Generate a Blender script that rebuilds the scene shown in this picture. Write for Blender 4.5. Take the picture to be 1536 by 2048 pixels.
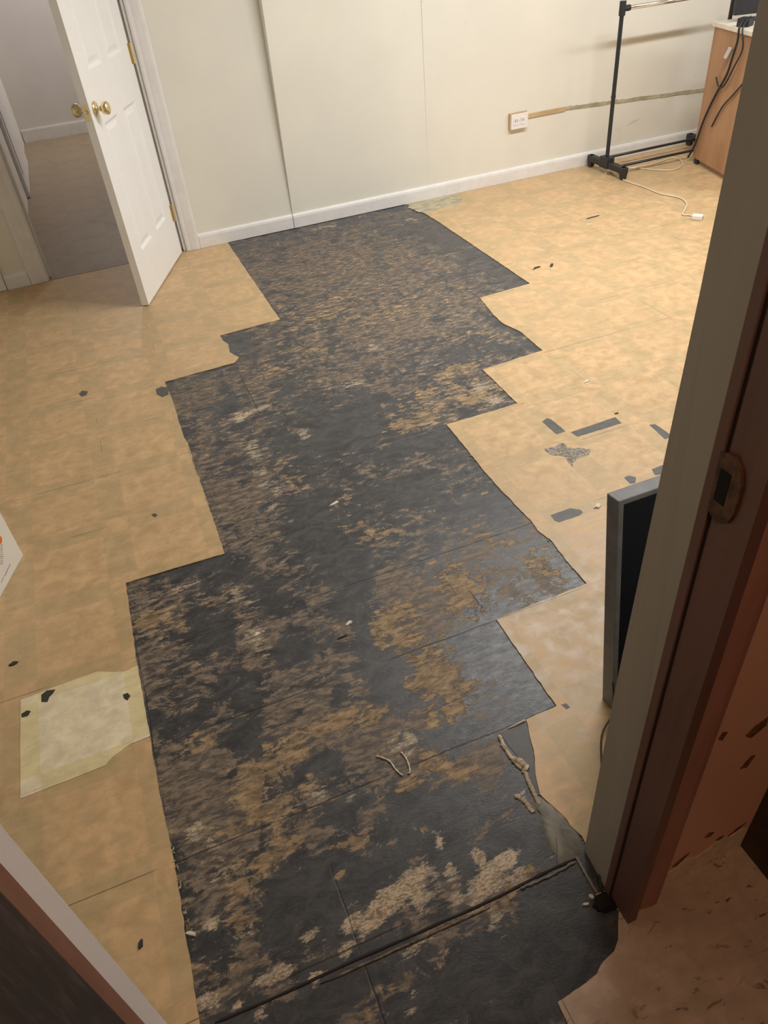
import bpy, bmesh, math, random
from mathutils import Vector, Matrix, noise
from mathutils.geometry import tessellate_polygon
random.seed(7)
for o in list(bpy.data.objects): bpy.data.objects.remove(o)
S = bpy.context.scene
C = S.collection

# ------------------------------------------------------------------ camera
CAMZ = 1.54
PITCH, ROLL, YAW, FPX = 0.694940568, -0.107184792, -0.309493178, 1481.83
_cy, _sy = math.cos(YAW), math.sin(YAW)
FW = Vector((-_sy*math.cos(PITCH), _cy*math.cos(PITCH), -math.sin(PITCH)))
_r0 = Vector((_cy, _sy, 0)); _u0 = _r0.cross(FW)
RT = math.cos(ROLL)*_r0 + math.sin(ROLL)*_u0
UP = -math.sin(ROLL)*_r0 + math.cos(ROLL)*_u0
cd = bpy.data.cameras.new('camera'); cam = bpy.data.objects.new('camera', cd); C.objects.link(cam)
cd.sensor_fit = 'HORIZONTAL'; cd.sensor_width = 36; cd.lens = FPX/1536*36; cd.clip_start = 0.02
M = Matrix.Identity(4)
for i, v in enumerate((RT, UP, -FW)):
    for j in range(3): M[j][i] = v[j]
M[0][3], M[1][3], M[2][3] = 0, 0, CAMZ
cam.matrix_world = M
S.camera = cam

# ------------------------------------------------------------------ world, exposure, lights
w = bpy.data.worlds.new('world'); S.world = w; w.use_nodes = True
w.node_tree.nodes['Background'].inputs[0].default_value = (0.6, 0.65, 0.7, 1)
w.node_tree.nodes['Background'].inputs[1].default_value = 0.05
S.view_settings.view_transform = 'Standard'; S.view_settings.look = 'None'
S.view_settings.gamma = 1; S.view_settings.use_curve_mapping = False
S.view_settings.exposure = 0.0

def area(name, loc, sx, sy, power, col, rot=(0,0,0)):
    l = bpy.data.lights.new(name, 'AREA'); l.shape = 'RECTANGLE'; l.size = sx; l.size_y = sy
    l.energy = power; l.color = col
    o = bpy.data.objects.new(name, l); o.location = loc; o.rotation_euler = rot; C.objects.link(o); return o
area('tube_light', (2.2, 2.75, 2.33), 2.0, 0.14, 68, (1.0, 0.995, 0.98))
area('tube_light', (4.75, 2.75, 2.33), 1.3, 0.14, 26, (1.0, 0.995, 0.98))
area('back_room_light', (0.7, 7.95, 2.36), 0.3, 0.2, 22, (1.0, 0.95, 0.92))
area('hall_light', (0.25, -0.75, 2.36), 0.25, 0.25, 7.5, (1.0, 0.64, 0.42))

# ------------------------------------------------------------------ helpers
def at(px, py, z=0.0):
    """place on the horizontal plane z seen along a sight line of the survey camera"""
    d = (px-768)*RT - (py-1024)*UP + FPX*FW
    t = (CAMZ-z)/-d.z
    return Vector((d.x*t, d.y*t, z))
def at_y(px, py, Y):
    d = (px-768)*RT - (py-1024)*UP + FPX*FW
    t = Y/d.y
    return Vector((d.x*t, Y, CAMZ+d.z*t))
def link(name, me, m=None, parent=None):
    o = bpy.data.objects.new(name, me); C.objects.link(o)
    if m: me.materials.append(m)
    if parent: o.parent = parent
    return o
def obj(name, bm, m, parent=None, smooth=False, recalc=True):
    if recalc: bmesh.ops.recalc_face_normals(bm, faces=bm.faces)
    me = bpy.data.meshes.new(name); bm.to_mesh(me); bm.free()
    if smooth:
        for p in me.polygons: p.use_smooth = True
    return link(name, me, m, parent)
def thing(name, label, cat, loc=(0,0,0), rotz=0, group=None):
    o = bpy.data.objects.new(name, None); C.objects.link(o); o.location = loc; o.rotation_euler = (0,0,rotz)
    o['label'] = label; o['category'] = cat
    if group: o['group'] = group
    return o
def tag(o, label, cat, group=None):
    o['label'] = label; o['category'] = cat
    if group: o['group'] = group
    return o
def struct(o, label=None):
    o['kind'] = 'structure'
    if label: o['label'] = label
    return o
def box(bm, x0, x1, y0, y1, z0, z1, mat=None, bev=0):
    r = bmesh.ops.create_cube(bm, size=1)
    vs = r['verts']
    for v in vs:
        v.co = Vector((x0+(v.co.x+.5)*(x1-x0), y0+(v.co.y+.5)*(y1-y0), z0+(v.co.z+.5)*(z1-z0)))
    if bev:
        es = list({e for v in vs for e in v.link_edges})
        rr = bmesh.ops.bevel(bm, geom=es, offset=bev, segments=2, affect='EDGES', profile=.6)
        vs = list({v for f in rr['faces'] for v in f.verts} | {v for v in vs if v.is_valid})
    if mat: bmesh.ops.transform(bm, matrix=mat, verts=vs)
    return vs
def nb(): return bmesh.new()
def tube(bm, pts, r, seg=8, cap=True):
    pts = [Vector(p) for p in pts]; rings = []
    n = len(pts)
    prev = None
    for i, p in enumerate(pts):
        t = (pts[min(i+1, n-1)]-pts[max(i-1, 0)]).normalized()
        if prev is None:
            a = Vector((0,0,1)) if abs(t.z) < .9 else Vector((1,0,0))
            u = t.cross(a).normalized()
        else:
            u = (prev - t*prev.dot(t)).normalized()
        prev = u; v = t.cross(u)
        rr = r[i] if isinstance(r, (list, tuple)) else r
        rings.append([bm.verts.new(p + rr*(math.cos(2*math.pi*k/seg)*u + math.sin(2*math.pi*k/seg)*v)) for k in range(seg)])
    for a, b in zip(rings, rings[1:]):
        for k in range(seg): bm.faces.new((a[k], a[(k+1)%seg], b[(k+1)%seg], b[k]))
    if cap: bm.faces.new(rings[0][::-1]); bm.faces.new(rings[-1])
def spline(P, n=8):
    P = [Vector(p) for p in P]; out = []
    for i in range(len(P)-1):
        p0 = P[max(i-1,0)]; p1 = P[i]; p2 = P[i+1]; p3 = P[min(i+2, len(P)-1)]
        for k in range(n):
            t = k/n
            out.append(.5*((2*p1)+(-p0+p2)*t+(2*p0-5*p1+4*p2-p3)*t*t+(-p0+3*p1-3*p2+p3)*t**3))
    out.append(P[-1]); return out
def lathe(bm, prof, seg=24, mat=None):
    """profile of (radius, height) turned about z"""
    rings = []
    for r, h in prof:
        rings.append([bm.verts.new((max(r,1e-5)*math.cos(2*math.pi*k/seg), max(r,1e-5)*math.sin(2*math.pi*k/seg), h)) for k in range(seg)])
    for a, b in zip(rings, rings[1:]):
        for k in range(seg): bm.faces.new((a[k], a[(k+1)%seg], b[(k+1)%seg], b[k]))
    bm.faces.new(rings[0][::-1]); bm.faces.new(rings[-1])
    if mat: bmesh.ops.transform(bm, matrix=mat, verts=[v for r in rings for v in r])
def ragged(P, jit, step=0.02, seed=0):
    """break the edges of an outline into short pieces that wander a little"""
    out = []; n = len(P)
    for i in range(n):
        a, b = Vector(P[i][:2]), Vector(P[(i+1)%n][:2]); L = (b-a).length
        if L > 6 or L == 0: out.append(a); continue
        k = max(1, min(60, int(L/step))); nrm = Vector((-(b-a).y, (b-a).x)).normalized()
        for j in range(k):
            q = a+(b-a)*j/k
            if j: q = q + nrm*jit*noise.noise(Vector((q.x*55+seed, q.y*55, seed*3.1)))*1.6
            out.append(q)
    return out
def slab(bm, P, z0, z1, bev=0.0):
    top = [bm.verts.new((p[0], p[1], z1)) for p in P]; bot = [bm.verts.new((p[0], p[1], z0)) for p in P]
    n = len(P)
    for a, b, c in tessellate_polygon([[Vector((p[0], p[1], 0)) for p in P]]):
        try: bm.faces.new((top[a], top[b], top[c]))
        except ValueError: pass
    for i in range(n): bm.faces.new((top[i], bot[i], bot[(i+1)%n], top[(i+1)%n]))
    return top

# ------------------------------------------------------------------ materials
def mat(name, col=(.8,.8,.8), rough=.6, metal=0.0, spec=.5):
    m = bpy.data.materials.new(name); m.use_nodes = True
    b = m.node_tree.nodes['Principled BSDF']
    b.inputs['Base Color'].default_value = (*col, 1); b.inputs['Roughness'].default_value = rough
    b.inputs['Metallic'].default_value = metal; b.inputs['Specular IOR Level'].default_value = spec
    return m
class NT:
    def __init__(s, m): s.m = m; s.t = m.node_tree; s.N = s.t.nodes; s.b = s.N['Principled BSDF']; s._p = None
    def n(s, typ, **kw):
        x = s.N.new(typ)
        for k, v in kw.items(): setattr(x, k, v)
        return x
    def l(s, a, b): s.t.links.new(a, b)
    def set(s, sock, v):
        if isinstance(v, bpy.types.NodeSocket): s.l(v, sock)
        elif v is not None: sock.default_value = v
    def pos(s):
        if s._p is None: s._p = s.n('ShaderNodeTexCoord').outputs['Object']
        return s._p
    def mp(s, scale=(1,1,1), rot=(0,0,0), loc=(0,0,0)):
        x = s.n('ShaderNodeMapping'); s.l(s.pos(), x.inputs[0]); x.inputs['Scale'].default_value = scale
        x.inputs['Rotation'].default_value = rot; x.inputs['Location'].default_value = loc; return x.outputs[0]
    def noise(s, scale, detail=4, rough=.55, dist=0, vec=None):
        x = s.n('ShaderNodeTexNoise'); s.l(vec if vec is not None else s.pos(), x.inputs['Vector'])
        x.inputs['Scale'].default_value = scale; x.inputs['Detail'].default_value = detail
        x.inputs['Roughness'].default_value = rough; x.inputs['Distortion'].default_value = dist
        return x.outputs['Fac']
    def math(s, op, a, b=None, c=None, clamp=False):
        x = s.n('ShaderNodeMath', operation=op); x.use_clamp = clamp
        s.set(x.inputs[0], a); s.set(x.inputs[1], b)
        if c is not None: s.set(x.inputs[2], c)
        return x.outputs[0]
    def ss(s, v, a, b, lo=0.0, hi=1.0):
        x = s.n('ShaderNodeMapRange', interpolation_type='SMOOTHSTEP'); s.set(x.inputs[0], v)
        x.inputs[1].default_value = a; x.inputs[2].default_value = b; x.inputs[3].default_value = lo; x.inputs[4].default_value = hi
        return x.outputs[0]
    def mix(s, f, a, b):
        x = s.n('ShaderNodeMix', data_type='RGBA'); s.set(x.inputs[0], f)
        for i, v in ((6, a), (7, b)): s.set(x.inputs[i], (*v, 1) if isinstance(v, tuple) and len(v) == 3 else v)
        return x.outputs[2]
    def bump(s, h, strength=.3, dist=.01):
        x = s.n('ShaderNodeBump'); s.l(h, x.inputs['Height']); x.inputs['Strength'].default_value = strength
        x.inputs['Distance'].default_value = dist; s.l(x.outputs[0], s.b.inputs['Normal'])
    def attr(s, name): return s.n('ShaderNodeAttribute', attribute_name=name).outputs['Fac']

T = 0.3055; GX = -0.571; GY = 1.192
def tile_mat(name, inner, strip, pale=0.0, dirt=.5, thr=.665, zl=.42):
    m = mat(name, rough=.42); k = NT(m)
    sx = k.n('ShaderNodeSeparateXYZ'); k.l(k.pos(), sx.inputs[0])
    u = k.math('DIVIDE', k.math('SUBTRACT', sx.outputs[0], GX), T); v = k.math('DIVIDE', k.math('SUBTRACT', sx.outputs[1], GY), T)
    fu = k.math('FRACT', u); fv = k.math('FRACT', v)
    du = k.math('ABSOLUTE', k.math('SUBTRACT', fu, .5)); dv = k.math('ABSOLUTE', k.math('SUBTRACT', fv, .5))
    bu = k.ss(du, .352, .364); bv = k.ss(dv, .365, .377)
    iu = k.math('FLOOR', u); iv = k.math('FLOOR', v)
    cb = k.n('ShaderNodeCombineXYZ'); k.l(iu, cb.inputs[0]); k.l(iv, cb.inputs[1])
    wn = k.n('ShaderNodeTexWhiteNoise', noise_dimensions='2D'); k.l(cb.outputs[0], wn.inputs['Vector'])
    border = k.math('ABSOLUTE', k.math('SUBTRACT', bu, bv))     # where strips cross the pattern turns light again
    mo = k.noise(22, 5, .62, .4); mo2 = k.noise(60, 4, .6, vec=k.mp((.45, 1, 1)))
    big = k.noise(1.7, 3, .5)
    c_in = k.mix(k.ss(mo, .3, .72), tuple(c*.84 for c in inner), tuple(min(1,c*1.13) for c in inner))
    c_in = k.mix(k.ss(mo2, .45, .75, 0, .32), c_in, (inner[0]*1.05, inner[1]*.82, inner[2]*.76))
    c_st = k.mix(k.ss(mo, .3, .7), tuple(c*.9 for c in strip), tuple(c*1.10 for c in strip))
    c = k.mix(border, c_in, c_st)
    c = k.mix(k.ss(big, .40, .75, 0, .35), c, tuple(a*.92 for a in strip))
    st = k.noise(48, 6, .75, .2, vec=k.mp((.28, 1, 1), loc=(1,8,3)))
    c = k.mix(k.ss(st, .5, .72, 0, .34), c, tuple(min(1, a*1.22) for a in inner))
    c = k.mix(k.ss(st, .5, .30, 0, .30), c, tuple(a*.74 for a in strip))
    # thin joint between tiles, closed up in places
    e = k.math('MAXIMUM', k.math('MULTIPLY', k.math('GREATER_THAN', dv, .4955), k.ss(k.noise(4, 3), .48, .60)),
                          k.math('MULTIPLY', k.math('GREATER_THAN', du, .4962), k.ss(k.noise(3.3, 3, vec=k.mp(loc=(5,1,2))), .60, .68)))
    c = k.mix(k.math('MULTIPLY', e, .70), c, (.10, .07, .04))
    # scuffs and grime
    sc = k.ss(k.noise(34, 5, .7, .6, vec=k.mp((.5, 1.3, 1))), thr, thr+.055)
    zone = k.ss(k.noise(2.1, 2, .5, vec=k.mp(loc=(3,7,0))), zl, zl+.2)
    c = k.mix(k.math('MULTIPLY', k.math('MULTIPLY', sc, zone), dirt), c, (.16, .10, .055))
    gr = k.ss(k.noise(5.5, 5, .65, vec=k.mp((1,.8,1), loc=(9,2,1))), .52, .74, 0, .30*dirt+.1)
    c = k.mix(gr, c, tuple(a*.62 for a in strip))
    k.l(c, k.b.inputs['Base Color'])
    k.l(k.ss(mo, .3, .7, .36, .55), k.b.inputs['Roughness'])
    k.bump(k.math('SUBTRACT', k.math('MULTIPLY', mo, .35), e), .25, .0015)
    return m
M_tile = tile_mat('tan_vinyl_tile', (.635, .436, .236), (.548, .392, .212))
M_tile_back = tile_mat('dark_back_room_tile', (.33, .25, .17), (.30, .225, .15), dirt=1.0)  # darker, grimier colours than the main tan tile
M_tile_pale = tile_mat('pale_vinyl_tile', (.86, .77, .56), (.78, .67, .39), dirt=.35)
M_tile_hall = tile_mat('hall_vinyl_tile', (.66, .49, .37), (.60, .45, .33), dirt=1.0, thr=.60, zl=.30)

def sub_mat():
    m = mat('black_mastic_floor', rough=.4); k = NT(m)
    br = k.attr('brown'); oc = k.attr('ochre'); cr = k.attr('cream'); sm = k.attr('smooth')
    rough = k.math('SUBTRACT', 1.0, sm)
    def add(*t):
        r = t[0]
        for x in t[1:]: r = k.math('ADD', r, x)
        return r
    def am(n, g): return k.math('MULTIPLY', k.math('SUBTRACT', n, .5), g)
    def mu(a, g): return k.math('MULTIPLY', a, g)
    n1 = k.noise(6.5, 9, .74, .8, vec=k.mp((1, .85, 1)))
    n2 = k.noise(21, 9, .80, .7, vec=k.mp((.6, 1, 1), rot=(0,0,.12)))
    n3 = k.noise(64, 7, .75, .3, vec=k.mp((.38, 1, 1), rot=(0,0,.15), loc=(2,5,1)))
    n4 = k.noise(15, 8, .74, 1.0, vec=k.mp((1.25, .65, 1), loc=(7,3,2)))
    fine = k.noise(230, 3, .7, vec=k.mp((.5,1,1)))
    base = k.mix(k.ss(n2, .36, .64), (.034, .036, .042), (.088, .088, .092))
    base = k.mix(mu(k.ss(fine, .52, .72), .35), base, (.13, .12, .11))
    v1 = add(mu(br, .45), am(n1, 1.9), am(n2, 1.9), am(n3, 1.1), mu(sm, -.75), -.06)
    f1 = k.ss(v1, -.02, .13)
    film = k.mix(k.ss(n3, .36, .62), (.078, .058, .043), (.275, .212, .155))
    film = k.mix(k.ss(add(am(n4, 1.5), .5), .45, .8, 0, .5), film, (.17, .125, .080))
    c = k.mix(mu(f1, k.ss(n3, .38, .58, .55, .95)), base, film)
    v2 = add(mu(oc, .9), am(n4, 1.8), am(n2, 1.9), am(n3, 1.7), mu(sm, -.5))
    f2 = k.ss(v2, .34, .50)
    ocol = k.mix(k.ss(n3, .38, .66), (.20, .130, .060), (.50, .350, .195))
    ocol = k.mix(k.ss(n1, .55, .70, 0, .6), ocol, (.34, .25, .17))
    c = k.mix(mu(f2, k.ss(n2, .38, .60, .45, .92)), c, ocol)
    dk = k.ss(add(am(n2, 1.4), am(n1, 1.2), mu(oc, .2), -.05), .22, .34)
    c = k.mix(mu(dk, .35), c, (.045, .036, .030))
    n5 = k.noise(46, 8, .82, .5, vec=k.mp((.30, 1, 1), rot=(0,0,.22), loc=(1,9,4)))
    v3 = add(am(n5, 2.3), am(n3, .9), mu(cr, .75), am(n1, .7), mu(sm, -.20))
    f3 = k.ss(v3, .30, .42)
    c = k.mix(mu(f3, .8), c, k.mix(k.ss(fine, .45, .6), (.33, .26, .18), (.64, .54, .41)))
    v4 = add(cr, am(n2, 1.3), am(n4, .7), am(n3, .6))
    f4 = k.ss(v4, .66, .76)
    c = k.mix(f4, c, k.mix(k.ss(k.math('ADD', mu(n3, .5), mu(fine, .5)), .42, .56), (.22, .155, .095), (.62, .49, .34)))
    # joints of the old tiles still drawn in the mastic
    sx = k.n('ShaderNodeSeparateXYZ'); k.l(k.pos(), sx.inputs[0])
    wob = k.math('MULTIPLY', k.math('SUBTRACT', k.noise(6, 3), .5), .012)
    fu = k.math('FRACT', k.math('DIVIDE', k.math('SUBTRACT', sx.outputs[0], k.math('ADD', wob, GX)), T))
    fv = k.math('FRACT', k.math('DIVIDE', k.math('SUBTRACT', sx.outputs[1], k.math('ADD', wob, GY)), T))
    du = k.math('ABSOLUTE', k.math('SUBTRACT', fu, .5)); dv = k.math('ABSOLUTE', k.math('SUBTRACT', fv, .5))
    j = k.math('MAXIMUM', k.math('MULTIPLY', k.ss(dv, .491, .497), k.ss(k.noise(3, 3), .40, .52)),
                          k.math('MULTIPLY', k.ss(du, .491, .497), k.ss(k.noise(2.6, 3, vec=k.mp(loc=(4,4,4))), .5, .6)))
    c = k.mix(k.math('MULTIPLY', j, .8), c, (.018, .015, .013))
    j2 = k.math('MULTIPLY', k.math('MULTIPLY', k.ss(dv, .478, .488), k.ss(n4, .52, .62)), k.math('SUBTRACT', 1, j))
    c = k.mix(k.math('MULTIPLY', j2, .5), c, (.36, .27, .17))
    k.l(c, k.b.inputs['Base Color'])
    r = k.math('ADD', k.ss(k.math('ADD', f1, f2), 0, 1.4, .33, .62), k.ss(n3, .3, .7, -.04, .12))
    k.l(r, k.b.inputs['Roughness'])
    h = k.math('ADD', k.math('ADD', k.math('MULTIPLY', n2, 1.0), k.math('MULTIPLY', fine, .5)), k.math('ADD', k.math('MULTIPLY', f2, .6), k.math('MULTIPLY', f4, .5)))
    k.bump(k.math('SUBTRACT', h, j), .42, .0016)
    return m
M_sub = sub_mat()
def noisy(name, a, b, scale=20, rough=.6, bump=0, stretch=(1,1,1), lo=.35, hi=.65, detail=4):
    m = mat(name, rough=rough); k = NT(m)
    n = k.noise(scale, detail, .6, vec=k.mp(stretch)); k.l(k.mix(k.ss(n, lo, hi), a, b), k.b.inputs['Base Color'])
    if bump: k.bump(n, bump, .002)
    return m
def wall_mat(name, col, scuff=(.35,.33,.27), amt=.5):
    m = mat(name, rough=.55); k = NT(m)
    n = k.noise(2.5, 3); c = k.mix(k.ss(n, .3, .7), tuple(x*.97 for x in col), tuple(x*1.02 for x in col))
    s = k.ss(k.noise(9, 5, .7, 1.5, vec=k.mp((.5,1,1.6))), .685, .72)
    c = k.mix(k.math('MULTIPLY', s, amt), c, scuff); k.l(c, k.b.inputs['Base Color'])
    k.bump(k.noise(160, 2), .08, .001); return m
M_wall = wall_mat('sage_cream_wall_paint', (.815, .795, .715))
M_wall_back = wall_mat('grey_wall_paint', (.78, .745, .735))
M_wall_hall = wall_mat('salmon_hall_paint', (.90, .50, .35), (.16, .07, .03), .9)
M_white = noisy('white_trim_paint', (.80, .785, .775), (.85, .835, .825), 14, .4)
M_door = noisy('white_door_paint', (.92, .92, .92), (.94, .94, .94), 8, .38)
M_jamb_w = noisy('shaded_white_paint', (.44, .40, .34), (.50, .455, .395), 9, .5, .05, (1,1,.15))  # white paint greyed: shade on the right jamb is put into the colour
M_jamb_l = noisy('white_jamb_paint', (.78, .68, .64), (.83, .735, .69), 9, .5, .05, (1,1,.15))
M_brown = noisy('brown_jamb_paint', (.17, .080, .062), (.22, .11, .088), 16, .45, .1, (1,1,.12))
M_jamb_rl = noisy('brick_brown_jamb_paint', (.25, .105, .065), (.33, .145, .09), 12, .5, .05, (1,1,.2))
M_redbrown = noisy('redbrown_casing_paint', (.42, .185, .135), (.52, .25, .185), 12, .5, .05, (1,1,.2))
M_darkline = mat('dark_gap', (.02,.012,.01), .8)
M_darkdoor = noisy('dark_wood_door', (.030, .018, .014), (.085, .055, .042), 34, .45, .15, (1,2.5,.35), .45, .75, 6)
M_brass = mat('polished_brass', (.84, .72, .44), .28, 1.0)
M_rust = noisy('rusty_strike_metal', (.05, .022, .012), (.17, .075, .03), 60, .55)
M_hole = mat('latch_hole_black', (.008,.006,.005), .9)
M_black = mat('black_coated_steel', (.022,.024,.030), .38)
M_plastic = mat('black_plastic', (.020,.021,.026), .5)
M_chrome = mat('chrome_tube', (.86,.87,.9), .14, 1.0)
M_desk = noisy('orange_brown_wood', (.36, .19, .10), (.47, .265, .14), 7, .45, .05, (1,1,.25))
M_desktop = noisy('worn_white_laminate', (.74, .68, .58), (.82, .76, .68), 10, .4)
M_paper = noisy('white_carton', (.82, .80, .74), (.86, .84, .79), 12, .5)
M_orange = mat('orange_print', (.80, .22, .03), .5)
M_greyprint = mat('grey_print', (.40, .37, .37), .6)
M_cord = mat('ivory_cord', (.72, .62, .46), .5)
M_plug = mat('white_plug_plastic', (.85, .82, .78), .4)
M_outlet = mat('white_outlet_plastic', (.86, .83, .84), .35)
M_slot = mat('outlet_slots', (.05,.05,.06), .6)
M_tanwood = noisy('bare_tan_strip', (.50, .36, .20), (.60, .44, .26), 30, .6, 0, (.3,1,1))
M_olive = noisy('painted_strip_scar', (.36, .31, .20), (.56, .52, .38), 26, .6, .2, (.3,1,1))
M_ash = noisy('grey_adhesive', (.085, .085, .085), (.105, .104, .100), 40, .5, .1)
M_grit = noisy('grey_scraped_underlay', (.16, .135, .11), (.42, .37, .31), 120, .8, .6)
M_cement = noisy('grey_levelling_compound', (.13, .125, .105), (.25, .235, .195), 30, .6, .5, (1.0,.5,1))
M_crumb = noisy('crumbled_adhesive', (.34, .27, .18), (.60, .50, .37), 90, .8, .6)
M_bareplaster = noisy('bare_cream_plaster', (.80, .62, .42), (.92, .78, .58), 60, .7)
M_scrape = noisy('brown_scrape', (.16,.06,.025), (.28,.13,.06), 80, .7)
M_lip = noisy('dirty_brown_lip', (.05,.035,.025), (.22,.16,.10), 70, .6, .3)
M_chip = mat('pale_chip', (.72, .66, .55), .6)
M_darkchip = mat('dark_chip', (.035,.035,.035), .6)
M_film = noisy('chalky_green_grey_film', (.36, .33, .23), (.58, .50, .36), 26, .7, .2, (.5,1,1))
M_tvframe = noisy('grey_metal_frame', (.15, .15, .16), (.19, .19, .20), 20, .38)
M_tvback = mat('navy_black_screen', (.004, .006, .014), .55, spec=.2)
M_ceil = noisy('ceiling_white', (.70,.69,.66), (.75,.74,.71), 5, .8)
M_hallside = noisy('dark_hall_wall', (.055, .035, .018), (.09, .06, .03), 6, .7)

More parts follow.
